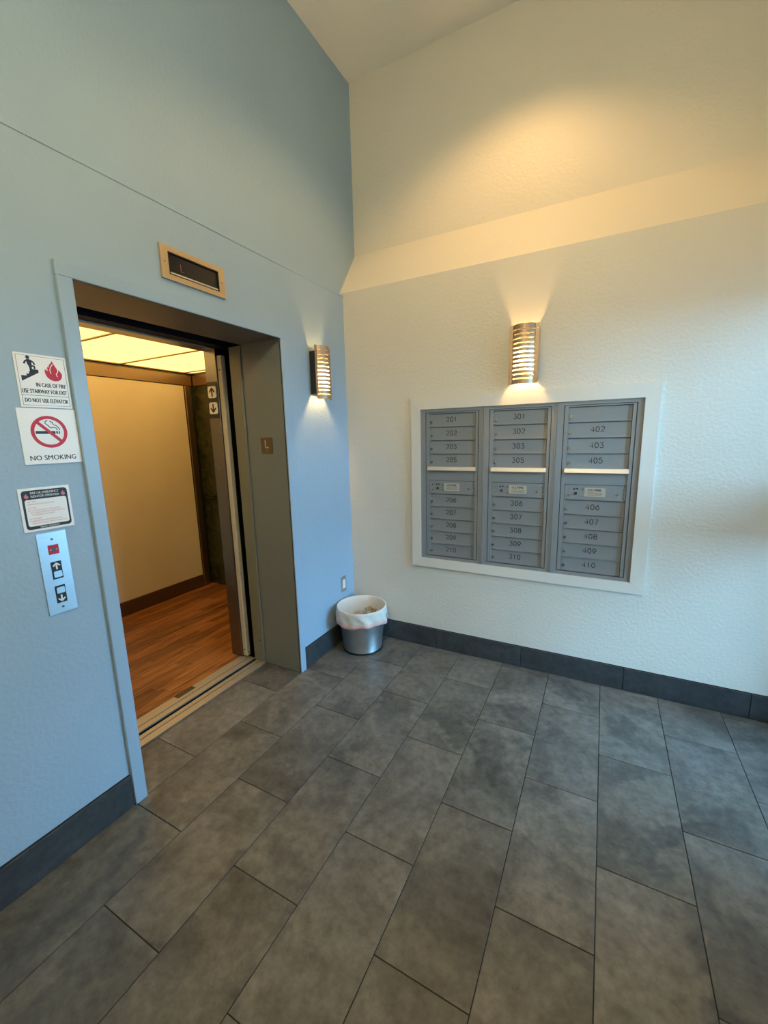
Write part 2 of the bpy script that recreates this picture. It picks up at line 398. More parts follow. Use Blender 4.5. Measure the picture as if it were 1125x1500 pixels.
b = MB(); b.box(-.362, RX, DY0-.03, DY1+.03, -.03, .002); b.box(-.402, -.372, DY0-.03, DY1+.03, -.03, .002); b.box(-.402, RX, DY0-.03, DY1+.03, -.03, -.008)
b.build('landing_sill', M['alum'], fr, org)
# hoistway around the car
b = MB()
b.box(-2.5, -2.4, -2.4, .7, -.3, 2.75); b.box(-2.5, -.30, -2.4, -2.3, -.3, 2.75); b.box(-2.5, -.30, .6, .7, -.3, 2.75)
b.box(-2.5, -.30, -2.4, .7, 2.65, 2.75); b.box(-2.5, -.30, -2.4, .7, -.4, -.3)
b.box(-.325, -.30, -2.3, DY0-.03, -.3, 2.65); b.box(-.325, -.30, DY1+.03, .6, -.3, 2.65); b.box(-.325, -.3005, DY0-.03, DY1+.03, DZ+.03, 2.65); b.box(-.34, -.30, -2.3, .6, -.3, -.065)
struct(b.build('wall_shaft', M['shaft']))

# ------------------------------------------------------------------ elevator car
CX0, CX1, CY0, CY1, CZ = -2.11, -.634, -1.92, .30, 2.288
OY0, OY1 = -1.85, -.75
car = empty('elevator_car', (-1.3, -.8, 0), 'open elevator car with tan wall panel, wood plank floor and glowing yellow ceiling', 'elevator'); org = (-1.3, -.8, 0)
cf = MB().box(CX0, -.548, CY0, CY1, -.05, -.006).build('car_floor', M['brown'], car, org)
pw = .074; x = CX0; r = 0; pc = {}
while x < -.55:
    xe = min(x+pw, -.548); y = CY0
    first = True
    while y < CY1-.01:
        ln = random.uniform(.25, .9) if first else random.choice((.62, .75, .9, 1.05)); first = False
        ye = min(y+ln, CY1)
        if CY1-ye < .12: ye = CY1
        b = MB().cbox(-(xe-x)/2+.0006, (xe-x)/2-.0006, -(ye-y)/2+.0006, (ye-y)/2-.0006, -.006, 0, .0007)
        link('plank', b.mesh('plank', M['wood']), cf, ((x+xe)/2-org[0], (y+ye)/2-org[1], 0))
        y = ye
    x = xe
b = MB(); b.box(-.474, -.432, OY0-.03, OY1+.03, -.03, .002); b.box(-.548, -.482, OY0-.03, OY1+.03, -.03, .002); b.box(-.548, -.432, OY0-.03, OY1+.03, -.03, -.008)
b.build('car_sill', M['alum'], car, org)
MB().cbox(-.548, -.508, -1.30, -1.17, .001, .004, .001).build('sill_plate', M['dark_steel'], car, org)
# walls
MB().box(CX0-.03, CX0, CY0, CY1, 0, CZ+.05).build('back_shell', M['dark_steel'], car, org)
MB().cbox(CX0, CX0+.014, CY0+.05, .185, .135, 2.155, .003).build('wall_panel', M['panel_yellow'], car, org)
MB().cbox(CX0, CX0+.020, CY0, .255, 0.001, .132, .002).build('skirting', M['brown'], car, org)
MB().cbox(CX0, CX0+.026, .192, .262, .0, 2.155, .003).build('corner_trim', M['bronze'], car, org)
MB().cbox(CX0, CX0+.020, CY0, CY1, 2.160, 2.262, .002).build('top_band', M['band'], car, org)
MB().box(CX0, CX1, CY1, CY1+.03, 0, CZ+.05).build('side_wall', M['marble'], car, org)
MB().cbox(CX0+.03, CX1-.01, CY1-.012, CY1, 2.160, 2.262, .002).build('top_band', M['band'], car, org)
MB().box(CX0, CX1, CY0-.03, CY0, 0, CZ+.05).build('side_wall', M['panel_yellow'], car, org)
b = MB(); b.tube([(CX0+.12, CY1-.05, .99), (-.70, CY1-.05, .99)], .016, 10)
for xx in (CX0+.25, -1.3, -.80): b.tube([(xx, CY1-.05, .99), (xx, CY1, .99)], .009, 8)
b.build('handrail', M['chrome'], car, org)
# ceiling: metal grid holding light diffusers
cl = MB().box(CX0, CX1, CY0, CY1, CZ+.012, CZ+.06).build('car_ceiling', M['dark_steel'], car, org)
bars = [CY0, -1.71, -1.07, -.43, .21, CY1]
for y in bars[1:-1]:
    MB().cbox(CX0, CX1, y-.009, y+.009, CZ-.008, CZ+.012, .002).build('grid_bar', M['bronze'], cl, org)
MB().cbox(CX0, CX0+.03, CY0, CY1, CZ-.010, CZ+.012, .002).build('grid_bar', M['bronze'], cl, org)
for y0, y1 in zip(bars, bars[1:]):
    MB().box(CX0+.03, CX1, y0+.009, y1-.009, CZ, CZ+.006).build('light_diffuser', M['cab_light'], cl, org)
# front returns, header, lantern
MB().cbox(CX1, -.527, OY1, CY1+.03, 0, CZ+.06, .003).build('front_post', M['post_steel'], car, org)
MB().cbox(CX1, -.527, CY0-.03, OY0, 0, CZ+.06, .003).build('front_post', M['post_steel'], car, org)
MB().cbox(CX1, -.527, OY0, OY1, 2.178, CZ+.06, .003).build('header', M['steel'], car, org)
MB().box(-.524, -.44, OY0-.1, CY1, 2.186, 2.46).build('door_track', M['navy'], car, org)
P = plane_back(OY1)
ln = MB().poly(P, rect(-.627, -.531, 1.742, 1.978), 0, .004).build('lantern_plate', M['black'], car, org)
for zc, up in ((1.912, 1), (1.808, -1)):
    bt = MB().poly(P, rrect(-.617, -.541, zc-.038, zc+.038, .014), .004, .008).build('lantern_lens', M['sign'], ln, org)
    b = MB(); k = up
    b.stroke(P, [(-.579, zc-.028*k), (-.579, zc+.02*k)], .010, .008, .0095)
    b.stroke(P, [(-.602, zc+.000*k), (-.579, zc+.026*k)], .010, .008, .0095); b.stroke(P, [(-.556, zc+.000*k), (-.579, zc+.026*k)], .010, .008, .0095)
    b.build('arrow', M['ink'], ln, org)
# car door slid open to the right
dr = MB().box(-.522, -.492, -.728, .25, .012, 2.14).build('car_door', M['dark_steel'], car, org)
MB().cbox(-.526, -.486, -.742, -.706, .010, 2.142, .004).build('door_edge', M['white_rubber'], dr, org)
P = plane_back(-.742)
for zz in (.06, 2.05): MB().disc(P, -.506, zz, .005, 0, .0015, 10).build('screw', M['ink'], dr, org)
P = plane_left(-.486); b = MB(); b.disc(P, -.722, .035, .005, 0, .0015, 10); b.build('screw', M['ink'], dr, org)
MB().box(-.462, -.432, -.690, .35, .012, 2.20).build('landing_door', M['shaft'], fr, (0, DY0, 0))

# ------------------------------------------------------------------ mailboxes
UW = (NX1-NX0)/3
sur = empty('trim_2', (1.28, 0, .64), 'white painted board frame around the mailboxes', None, kind='structure'); org = (1.28, 0, .64)
MX0, MX1, MZ0, MZ1 = .546, 2.020, .640, 1.850
def board(a, b_, c, d):
    mb = MB(); P = plane_back(0); mb.poly(P, [a, b_, c, d], 0, .022); return mb.build('board', M['white_trim'], sur, org)
e = .0008
board((MX0,MZ1),(NX0+e,NZ1-e),(NX1-e,NZ1-e),(MX1,MZ1)); board((MX0,MZ0),(MX1,MZ0),(NX1-e,NZ0+e),(NX0+e,NZ0+e))
board((MX0,MZ0+e),(NX0-0,NZ0+e),(NX0-0,NZ1-e),(MX0,MZ1-e)); board((NX1,NZ0+e),(MX1,MZ0+e),(MX1,MZ1-e),(NX1,NZ1-e))

def arc(cx, cy, rx, ry, a0, a1, n=12): return [(cx+rx*math.cos(math.radians(a0+(a1-a0)*i/n)), cy+ry*math.sin(math.radians(a0+(a1-a0)*i/n))) for i in range(n+1)]
DIG = {
 '0': [arc(.5,.5,.42,.5,0,360,22)],
 '1': [[(.3,.82),(.52,1),(.52,0)]],
 '2': [arc(.5,.72,.40,.28,165,-30,12)+[(.08,0),(.94,0)]],
 '3': [[(.10,1),(.88,1),(.45,.60)]+arc(.47,.30,.43,.30,85,-155,12)],
 '4': [[(.72,0),(.72,1),(.04,.28),(.98,.28)]],
 '5': [[(.85,1),(.22,1),(.15,.58)]+arc(.48,.32,.42,.32,125,-155,12)],
 '6': [[(.78,1),(.35,.70)]+arc(.5,.32,.42,.32,155,515,20)],
 '7': [[(.08,1),(.90,1),(.38,0)]],
 '8': [arc(.5,.74,.34,.26,0,360,18), arc(.5,.26,.42,.27,0,360,18)],
 '9': [[(.22,0),(.65,.30)]+arc(.5,.68,.42,.32,-25,335,20)],
}
numcache = {}
def number_mesh(s):
    if s not in numcache:
        b = MB(); P = plane_back(0); h = .031; w = .0215; st = .0265
        for i, ch in enumerate(s):
            for pl in DIG[ch]:
                b.stroke(P, [(i*st-st*1.5+.002+u*w, (v-.5)*h) for u, v in pl], .0042, 0, .0006)
        numcache[s] = b.mesh('number', M['ink'])
    return numcache[s]
ROWT = [1.740, 1.649, 1.557, 1.464, 1.377]; ROWB = [1.185, 1.095, 1.004, .913, .822, .732]
DX0, DX1 = .061, .391
YF = -.012                     # face of the fixed frame
def door_mesh():
    b = MB(); w = DX1-DX0; h = .0905
    b.box(-w/2+.004, w/2-.022, .004, .012, -h/2+.004, h/2-.003)                  # sheet
    b.add([(w/2-.022,.004,-h/2+.004),(w/2-.003,-.004,-h/2+.004),(w/2-.003,-.004,h/2-.003),(w/2-.022,.004,h/2-.003),
           (w/2-.022,.012,-h/2+.004),(w/2-.003,.012,-h/2+.004),(w/2-.003,.012,h/2-.003),(w/2-.022,.012,h/2-.003)],
          [(0,1,2,3),(4,7,6,5),(0,4,5,1),(3,2,6,7),(1,5,6,2),(0,3,7,4)])         # bent hinge edge
    b.box(-w/2+.001, -w/2+.0035, -.004, .012, -h/2+.004, h/2-.003)               # latch edge
    b.box(-w/2+.001, w/2-.001, -.005, .012, -h/2+.0008, -h/2+.004)               # bottom lip
    return b.mesh('door', M['mail'])
def lock_mesh():
    b = MB(); P = plane_back(.004); b.disc(P, 0, 0, .0095, 0, .006, 14); b.disc(P, 0, 0, .0065, .006, .011, 12)
    return b.mesh('lock', M['chrome'])
def key_mesh():
    b = MB(); P = plane_back(.004); b.poly(P, rect(-.0012, .0012, -.0042, .0042), .011, .0114); return b.mesh('keyhole', M['ink'])
DOOR, LOCK, KEY = door_mesh(), lock_mesh(), key_mesh()
def unit(x0, label, top, bot):
    org = (x0+UW/2, 0, NZ0); rt = empty('mailbox_unit', org, label, 'mailbox', 'three mailbox units set into the wall')
    g = .001
    b = MB(); b.box(x0+g, x0+UW-g, .03, .10, NZ0+.002, NZ1-.002); b.build('body', M['mail'], rt, org)
    P = plane_back(0); fw = .037; fx0, fx1, fz0, fz1 = x0+g, x0+UW-g, NZ0+.002, NZ1-.002
    ix0, ix1, iz0, iz1 = x0+.036, x0+.413, .728, 1.750
    b = MB()
    b.box(fx0, ix0, YF, .03, fz0, fz1); b.box(ix1, fx1, YF, .03, fz0, fz1); b.box(ix0, ix1, YF, .03, iz1, fz1); b.box(ix0, ix1, YF, .03, fz0, iz0)
    b.build('outer_frame', M['mail'], rt, org)
    # raised outer bead
    b = MB(); t = .006
    b.box(fx0, fx0+t, YF-.004, YF, fz0, fz1); b.box(fx1-t, fx1, YF-.004, YF, fz0, fz1); b.box(fx0, fx1, YF-.004, YF, fz1-t, fz1); b.box(fx0, fx1, YF-.004, YF, fz0, fz0+t)
    b.build('bead', M['mail'], rt, org)
    # hinged master frame, a shadow gap inside the fixed one
    a0, a1, c0, c1 = ix0+.004, ix1-.004, iz0+.004, iz1-.003; jx0, jx1 = x0+DX0, x0+DX1
    b = MB(); y = -.0085
    b.box(a0, jx0, y, .03, c0, c1); b.box(jx1, a1, y, .03, c0, c1); b.box(jx0, jx1, y, .03, ROWT[0], c1); b.box(jx0, jx1, y, .03, c0, ROWB[-1])
    b.build('master_door_frame', M['mail'], rt, org)
    xc = x0+(DX0+DX1)/2
    def door(zt, zb, num):
        zc = (zt+zb)/2; d = link('door', DOOR, rt, (xc-org[0], 0, zc-org[2]))
        lk = link('lock', LOCK, d, (-.150, 0, -.012)); k = link('keyhole', KEY, d, (-.150, 0, -.012))
        if num: link('number', number_mesh(num), d, (-.005, .0038, .004))
    for i, nme in enumerate(top): door(ROWT[i], ROWT[i+1], nme)
    for i, nme in enumerate(bot): door(ROWB[i], ROWB[i+1], nme)
    b = MB()
    b.add([(jx0-.006,-.030,1.353),(jx1+.004,-.030,1.353),(jx1+.004,-.020,1.376),(jx0-.006,-.020,1.376),(jx0-.006,.012,1.353),(jx1+.004,.012,1.353),(jx1+.004,.012,1.3775),(jx0-.006,.012,1.3775)],
          [(0,1,2,3),(4,7,6,5),(0,4,5,1),(3,2,6,7),(1,5,6,2),(0,3,7,4)])
    b.build('canopy_lip', M['mail_light'], rt, org)
    MB().box(jx0, jx1, -.002, .03, 1.280, 1.353).build('blank_panel', M['mail'], rt, org)
    b = MB(); b.box(jx0+.002, jx1-.014, -.006, .03, 1.1875, 1.2775); b.box(jx1-.011, jx1-.002, -.004, .03, 1.1875, 1.2775)
    mp = b.build('lock_panel', M['mail'], rt, org)
    P = plane_back(-.006)
    MB().poly(P, rrect(x0+.172, x0+.284, 1.209, 1.263, .006), 0, .0012).build('mail_plate', M['mail_light'], mp, org)
    b = MB(); text_polys('U.S. MAIL', P, x0+.228, 1.2425, .013, .074, b, .0016, 'CENTER', .05)
    for k in range(3): b.poly(P, rect(x0+.188, x0+.268, 1.2315-.007*k, 1.2330-.007*k), .0012, .0016)
    b.build('mail_lettering', M['ink'], mp, org)
    for u, v in ((.087,1.252),(.087,1.212),(.162,1.252),(.162,1.212),(.378,1.256),(.381,1.234),(.378,1.210)):
        MB().disc(P, x0+u, v, .0045, 0, .003, 10).build('rivet', M['chrome'], mp, org)
    MB().disc(P, x0+.347, 1.227, .007, 0, .004, 12).build('knob', M['chrome'], mp, org)
    MB().disc(P, x0+.124, 1.226, .009, 0, .005, 14).build('arrow_lock', M['lockhole'], mp, org)
    b = MB(); b.poly(P, rect(x0+.111, x0+.120, 1.248, 1.257), 0, .0008); b.poly(P, rect(x0+.127, x0+.137, 1.250, 1.259), 0, .0008); b.build('stamped_mark', M['ink'], mp, org)
    return rt
unit(NX0, 'grey metal mailbox unit numbered 201 to 210, nearest the trash can', ['201','202','203','205'], ['206','207','208','209','210'])
unit(NX0+UW, 'grey metal mailbox unit numbered 301 to 310, the middle one below the sconce', ['301','302','303','305'], ['306','307','308','309','310'])
unit(NX0+2*UW, 'grey metal mailbox unit numbered 402 to 410, its top door blank', ['','402','403','405'], ['406','407','408','409','410'])

# ------------------------------------------------------------------ wall sconces (built facing -y)
def make_sconce(label):
    rt = empty('wall_sconce', (0,0,0), label, 'sconce', 'slotted half-round wall sconces')
    H = .340; Wd = .172; y0 = -.060                 # shade edges stand 60 mm off the wall
    MB().cbox(-.062, .062, -.010, 0, -.135, .135, .002).build('backplate', M['door_metal'], rt)
    for s in (-1, 1):
        xx = sorted((s*.0625, s*.0655)); MB().box(xx[0], xx[1], -.0605, 0, -.137, .137).build('side_cheek', M['door_metal'], rt)
    b = MB(); b.tube([(0,-.008,-.035),(0,-.030,-.035)], .013, 12); b.tube([(0,-.028,-.035),(0,-.046,-.035)], .009, 12); b.build('lamp_holder', M['door_metal'], rt)
    b = MB(); b.lathe([(.001,-.020),(.010,-.020),(.016,-.006),(.017,.010),(.010,.026),(.001,.030)], 14)
    b.v = [(x, y-.060, -.035-z*1.25) for x, y, z in b.v]; b.build('bulb', M['bulb'], rt)
    # curved, slotted shade: flanges left and right, arched strips between them
    a = math.radians(62); hw = .064; R = hw/math.sin(a); yc = y0+R*math.cos(a)
    def pt(t, r): return (r*math.sin(t), yc-r*math.cos(t))
    n = 12; th = .0022
    def strip(z0, z1):
        vs_ = []; fs = []
        for i in range(n+1):
            t = -a+2*a*i/n; xo, yo = pt(t, R); xi, yi = pt(t, R-th)
            vs_ += [(xo,yo,z0),(xo,yo,z1),(xi,yi,z1),(xi,yi,z0)]
        for i in range(n):
            p = 4*i; q = p+4; fs += [(p+k, q+k, q+(k+1) % 4, p+(k+1) % 4) for k in range(4)]
        fs += [(0,1,2,3), (4*n+3,4*n+2,4*n+1,4*n)]; return vs_, fs
    b = MB(); ns = 12; slot = .0095; pitch = (H-.036)/ns; zt = H/2
    edges = []; z = -H/2
    cuts = [(-H/2+.018+pitch*(k+.5)-slot/2, -H/2+.018+pitch*(k+.5)+slot/2) for k in range(ns)]
    for c0, c1 in cuts: edges.append((z, c0)); z = c1
    edges.append((z, H/2))
    for z0, z1 in edges: b.add(*strip(z0, z1))
    for s in (-1, 1):
        xx = sorted((s*hw, s*Wd/2)); b.box(xx[0], xx[1], y0-th, y0, -H/2, H/2)
    sh = b.build('shade', M['sconce'], rt)
    for s in (-1, 1):
        for zz in (-.14, .14): MB().disc(plane_back(y0-th), s*.076, zz, .004, 0, .002, 10).build('screw', M['chrome'], sh)
    # frosted liner behind the slots
    vs_ = []; fs = []
    for i in range(n+1):
        t = -a+2*a*i/n; xo, yo = pt(t, R-.006); vs_ += [(xo,yo,-H/2+.012),(xo,yo,H/2-.012)]
    for i in range(n): p = 2*i; fs.append((p, p+2, p+3, p+1))
    MB().add(vs_, fs, True).build('liner', M['diffuser'], sh)
    return rt
def copy_tree(o, parent=None):
    c = o.copy(); C.objects.link(c); c.parent = parent
    for ch in list(o.children): copy_tree(ch, c)
    return c
s1 = make_sconce('lit slotted metal wall sconce on the cream wall above the mailboxes'); s1.location = (1.302, 0, 2.057)
s2 = copy_tree(s1); s2['label'] = 'lit slotted metal wall sconce on the blue wall beside the elevator'
s2.location = (0, -.372, 2.022); s2.rotation_euler = (0, 0, math.pi/2)

# recessed ceiling downlights
def downlight(x, y, label, power):
    rt = empty('recessed_downlight', (x, y, ZC), label, 'ceiling light', 'recessed ceiling downlights')
    b = MB(); b.lathe([(.060,-.001),(.062,-.006),(.088,-.006),(.092,0)], 32); b.build('trim_ring', M['white_trim'], rt)
    b = MB(); b.poly(lambda u, v, h: (u, -v, h), arc(0,0,.060,.060,0,345,23), -.0015, -.0005); b.build('lens', M['can_lens'], rt)
    l = bpy.data.lights.new('downlight_lamp', 'SPOT'); l.energy = power; l.color = WARM; l.spot_size = math.radians(124); l.spot_blend = .5; l.shadow_soft_size = .05
    o = bpy.data.objects.new('downlight_lamp', l); C.objects.link(o); o.parent = rt; o.location = (0, 0, -.02)
downlight(1.2, -.6, 'round white recessed downlight in the ceiling above the mailboxes', CAN_POWER)
# unseen opal pendant added behind the camera as warm fill
rt = empty('added_fill_pendant', (1.5, -3.1, ZC), 'unseen opal pendant added behind the viewer for warm fill light', 'added fill lamp')
MB().lathe([(.001,-.001),(.06,-.001),(.06,-.02),(.012,-.035),(.001,-.035)], 24).build('canopy', M['white_trim'], rt)
MB().tube([(0,0,-.03),(0,0,-.82)], .006, 8).build('stem', M['chrome'], rt)
MB().lathe([(.001,-.82)]+[(.15*math.sin(math.pi*k/14), -.97+.15*math.cos(math.pi*k/14)) for k in range(1, 14)]+[(.001,-1.12)], 28).build('globe', M['globe'], rt)

# ------------------------------------------------------------------ signs and plates on the blue wall
def flame(cu, cv, w, h):
    o = [(.50,1.0),(.56,.86),(.66,.72),(.74,.60),(.78,.47),(.80,.60),(.90,.50),(1.0,.36),(.97,.20),(.86,.08),(.70,.01),(.50,-.01),(.30,.03),(.13,.13),(.03,.28),(.0,.44),(.04,.56),(.10,.46),(.13,.60),(.19,.72),(.24,.62),(.30,.76),(.40,.86),(.47,.92)]
    return [(cu+(u-.5)*w, cv+(v-.5)*h) for u, v in o]
# fire sign
sy0, sy1, sz0, sz1 = -2.050, -1.8945, 1.722, 1.901
rt = empty('fire_sign', (0, (sy0+sy1)/2, sz0), 'white fire exit sign with running figure on stairs and red flame', 'sign'); org = (0, (sy0+sy1)/2, sz0)
P = plane_left(.0, sy0, sz0); w, h = sy1-sy0, sz1-sz0; F = .0032
MB().poly(P, rect(0, w, 0, h), 0, .003).build('plate', M['sign'], rt, org)
b = MB(); b.stroke(P, [(.007,.007),(w-.007,.007),(w-.007,h-.007),(.007,h-.007)], .0014, .003, F, True)
for seg in ([(.007,.0405),(w-.007,.0405)],): b.stroke(P, seg, .0014, .003, F)
b.build('border', M['ink'], rt, org)
b = MB()
text_polys('IN CASE OF FIRE', P, w-.012, .0705, .0135, .090, b, F, 'RIGHT', .045)
text_polys('USE STAIRWAY FOR EXIT', P, w-.012, .0480, .0135, .134, b, F, 'RIGHT', .045)
text_polys('DO NOT USE ELEVATOR', P, w-.012, .0170, .0135, .130, b, F, 'RIGHT', .045)
b.build('lettering', M['ink'], rt, org)
b = MB()
b.poly(P, [(.014,.086),(.014,.105),(.030,.105),(.030,.112),(.038,.112),(.038,.120),(.046,.120),(.046,.128),(.066,.128),(.066,.118)], .003, F)
b.disc(P, .040, .166, .0058, .003, F, 12)
b.poly(P, [(.036,.160),(.045,.160),(.050,.152),(.0485,.136),(.048,.120),(.041,.120),(.041,.134),(.036,.146)], .003, F)
b.stroke(P, [(.038,.157),(.031,.152),(.027,.144)], .0052, .003, F); b.stroke(P, [(.0455,.157),(.054,.152),(.058,.143)], .0052, .003, F)
b.stroke(P, [(.046,.139),(.056,.138),(.056,.129)], .0062, .003, F)
b.build('figure_on_stairs', M['ink'], rt, org)
MB().poly(P, flame(.111, .1295, .053, .070), .003, F).build('flame', M['red'], rt, org)
b = MB(); b.stroke(P, [(.112,.152),(.104,.141),(.101,.130),(.103,.119)], .0022, F, F+.0002); b.stroke(P, [(.128,.139),(.125,.128),(.119,.118),(.122,.110)], .0022, F, F+.0002); b.stroke(P, [(.096,.147),(.092,.137),(.094,.128)], .002, F, F+.0002)
b.build('flame_highlights', M['sign'], rt, org)
# no smoking sign
sy0, sy1, sz0, sz1 = -2.0675, -1.8895, 1.5255, 1.7185
rt = empty('no_smoking_sign', (0, (sy0+sy1)/2, sz0), 'white no smoking sign with red barred circle and cigarette', 'sign'); org = (0, (sy0+sy1)/2, sz0)
P = plane_left(0, sy0, sz0); w, h = sy1-sy0, sz1-sz0
MB().poly(P, rect(0, w, 0, h), 0, .003).build('plate', M['sign'], rt, org)
b = MB(); cu, cv = w/2-.002, .112
b.poly(P, rect(cu-.042, cu+.018, cv-.007, cv+.003), .003, F); b.poly(P, rect(cu+.0205, cu+.0255, cv-.007, cv+.003), .003, F); b.poly(P, rect(cu+.028, cu+.032, cv-.007, cv+.003), .003, F)
b.stroke(P, [(cu-.001,cv+.040),(cu-.008,cv+.037),(cu-.010,cv+.030),(cu-.004,cv+.025),(cu+.000,cv+.020),(cu+.004,cv+.014),(cu+.014,cv+.016),(cu+.022,cv+.014),(cu+.026,cv+.006)], .0028, .003, F)
b.stroke(P, [(cu+.005,cv+.038),(cu+.012,cv+.034),(cu+.014,cv+.026),(cu+.024,cv+.022),(cu+.031,cv+.014),(cu+.032,cv+.006)], .0028, .003, F)
b.build('cigarette', M['ink'], rt, org)
b = MB(); b.ring(P, cu, cv, .056, .045, .003, F+.0002, 44); q = .050*.72; b.stroke(P, [(cu-q, cv+q), (cu+q, cv-q)], .0105, .003, F+.0003); b.build('prohibition_ring', M['red'], rt, org)
b = MB(); text_polys('NO SMOKING', P, w/2-.001, .0135, .0165, .142, b, F, 'CENTER', .03); b.build('lettering', M['ink'], rt, org)
# emergency operation sign
sy0, sy1, sz0, sz1 = -2.104, -1.9485, 1.291, 1.4445
rt = empty('elevator_operation_sign', (0, (sy0+sy1)/2, sz0), 'small white and black elevator operation sign with red print above the call buttons', 'sign'); org = (0, (sy0+sy1)/2, sz0)
P = plane_left(0, sy0, sz0); w, h = sy1-sy0, sz1-sz0
MB().poly(P, rect(0, w, 0, h), 0, .003).build('plate', M['sign'], rt, org)
MB().poly(P, rrect(.008, w-.008, .008, h-.008, .011), .003, F).build('black_border', M['ink'], rt, org)
MB().poly(P, rrect(.015, w-.014, .019, h-.040, .007), .003, F+.0002).build('text_field', M['sign'], rt, org)
b = MB(); text_polys('FIRE OR EMERGENCY', P, w/2, h-.0215, .0078, .086, b, F+.0002, 'CENTER'); text_polys('ELEVATOR OPERATION', P, w/2, h-.0335, .0078, .086, b, F+.0002, 'CENTER')
text_polys('MAIN STATION', P, w/2, .0105, .0056, .058, b, F+.0002, 'CENTER'); b.build('heading', M['sign'], rt, org)
b = MB()
for s in (-1, 1): b.poly(P, flame(w/2+s*.056, h-.0265, .013, .018), .003, F+.0001)
b.build('flame_mark', M['pale_red'], rt, org)
b = MB(); v = h-.0505
for txt, ind, wd, gap in (('KEY "OFF"', .004, .028, .0085), ('NORMAL ELEVATOR OPERATION', .004, .080, .0135), ('KEY "ON"', .004, .025, .0085), ('SET ALL ELEVATORS TO MAIN FLOOR', .004, .096, .0080), ('KEY CAN BE REMOVED IN THIS POSITION', .009, .106, .0080),
                          ('TO OPERATE CAR INSIDE', .013, .068, .0135), ('KEY "BY-PASS"', .004, .036, .0080), ('OVERRIDES FIRE AND SMOKE SENSORS', .004, .098, .0080), ('TO ALLOW NORMAL ELEVATOR OPERATION', .009, .106, .008)):
    text_polys(txt, P, .018+ind-.001, v, .0048, wd, b, F+.0004); v -= gap
b.build('instructions', M['pale_red'], rt, org)
# call button panel
sy0, sy1, sz0, sz1 = -2.075, -1.983, .9725, 1.2795
rt = empty('call_button_panel', (0, (sy0+sy1)/2, sz0), 'brushed steel elevator call panel with up and down buttons and red key switch', 'call panel'); org = (0, (sy0+sy1)/2, sz0)
P = plane_left(0, sy0, sz0); w, h = sy1-sy0, sz1-sz0
MB().poly(P, rect(0, w, 0, h), 0, .004).build('plate', M['steel_plate'], rt, org)
ks = MB().poly(P, rect(.029, .062, h-.082, h-.047), .004, .0052).build('key_switch', M['red'], rt, org)
b = MB(); b.disc(P, .0455, h-.0645, .0075, .0052, .0075, 14); b.build('key_barrel', M['lockhole'], ks, org)
b = MB(); b.disc(P, .037, h-.0645, .0022, .0052, .006, 8); b.disc(P, .0535, h-.0645, .0022, .0052, .006, 8); b.build('key_mark', M['sign'], ks, org)
for v0, up in ((h-.176, 1), (h-.268, -1)):
    bs = MB().poly(P, rect(.029, .062, v0, v0+.066), .004, .0052).build('button_housing', M['black'], rt, org)
    vb = v0+.018 if up > 0 else v0+.048
    MB().poly(P, rrect(.0325, .0585, vb-.0115, vb+.0115, .004), .0052, .0085).build('button', M['steel_plate'], bs, org)
    va = v0+.048 if up > 0 else v0+.018; b = MB(); k = up
    b.stroke(P, [(.0455, va-.012*k), (.0455, va+.010*k)], .0052, .0052, .006); b.stroke(P, [(.0345, va+.001*k), (.0455, va+.012*k)], .0046, .0052, .0061); b.stroke(P, [(.0565, va+.001*k), (.0455, va+.012*k)], .0046, .0052, .0061)
    b.build('arrow', M['sign'], bs, org)
for vv in (.022, h-.026): MB().disc(P, .0455, vv, .0042, .004, .0055, 10).build('screw', M['dark_steel'], rt, org)
# floor position indicator above the opening
sy0, sy1, sz0, sz1 = -1.4645, -1.117, 2.303, 2.442
rt = empty('floor_indicator', (0, (sy0+sy1)/2, sz0), 'elevator floor indicator with dark display and satin gold bezel above the opening', 'indicator'); org = (0, (sy0+sy1)/2, sz0)
P = plane_left(0, sy0, sz0); w, h = sy1-sy0, sz1-sz0; i0, i1, j0, j1 = .037, w-.037, .023, h-.023
b = MB(); b.poly(P, rect(0, i0, 0, h), 0, .010); b.poly(P, rect(i1, w, 0, h), 0, .010); b.poly(P, rect(i0, i1, 0, j0), 0, .010); b.poly(P, rect(i0, i1, j1, h), 0, .010)
b.build('bezel', M['bezel'], rt, org)
MB().poly(P, rect(i0, i1, j0, j1), 0, .002).build('display', M['screen'], rt, org)
b = MB(); t = .004
b.poly(P, rect(i0, i0+t, j0, j1), .002, .011); b.poly(P, rect(i1-t, i1, j0, j1), .002, .011); b.poly(P, rect(i0, i1, j0, j0+t), .002, .011); b.poly(P, rect(i0, i1, j1-t, j1), .002, .011)
b.build('gasket', M['black'], rt, org)
MB().poly(P, rect(i0+.006, i1-.006, j0+.005, j0+.012), .002, .0075).build('display_lip', M['mail_light'], rt, org)
b = MB(); b.poly(P, [(i1-.006, j0+.014), (i1-.006, j1-.006), (i1-.030, j0+.014)], .002, .003); b.build('display_corner', M['black'], rt, org)
b = MB(); b.stroke(P, [(i0+.066, j0+.060), (i0+.066, j0+.030), (i0+.080, j0+.030)], .003, .002, .0024); b.build('digit', emis('dim_red_digit', (.30, .05, .05), .03), rt, org)
for uu in (.018, w-.018): MB().disc(P, uu, h/2, .004, .010, .0112, 10).build('screw', M['bronze'], rt, org)
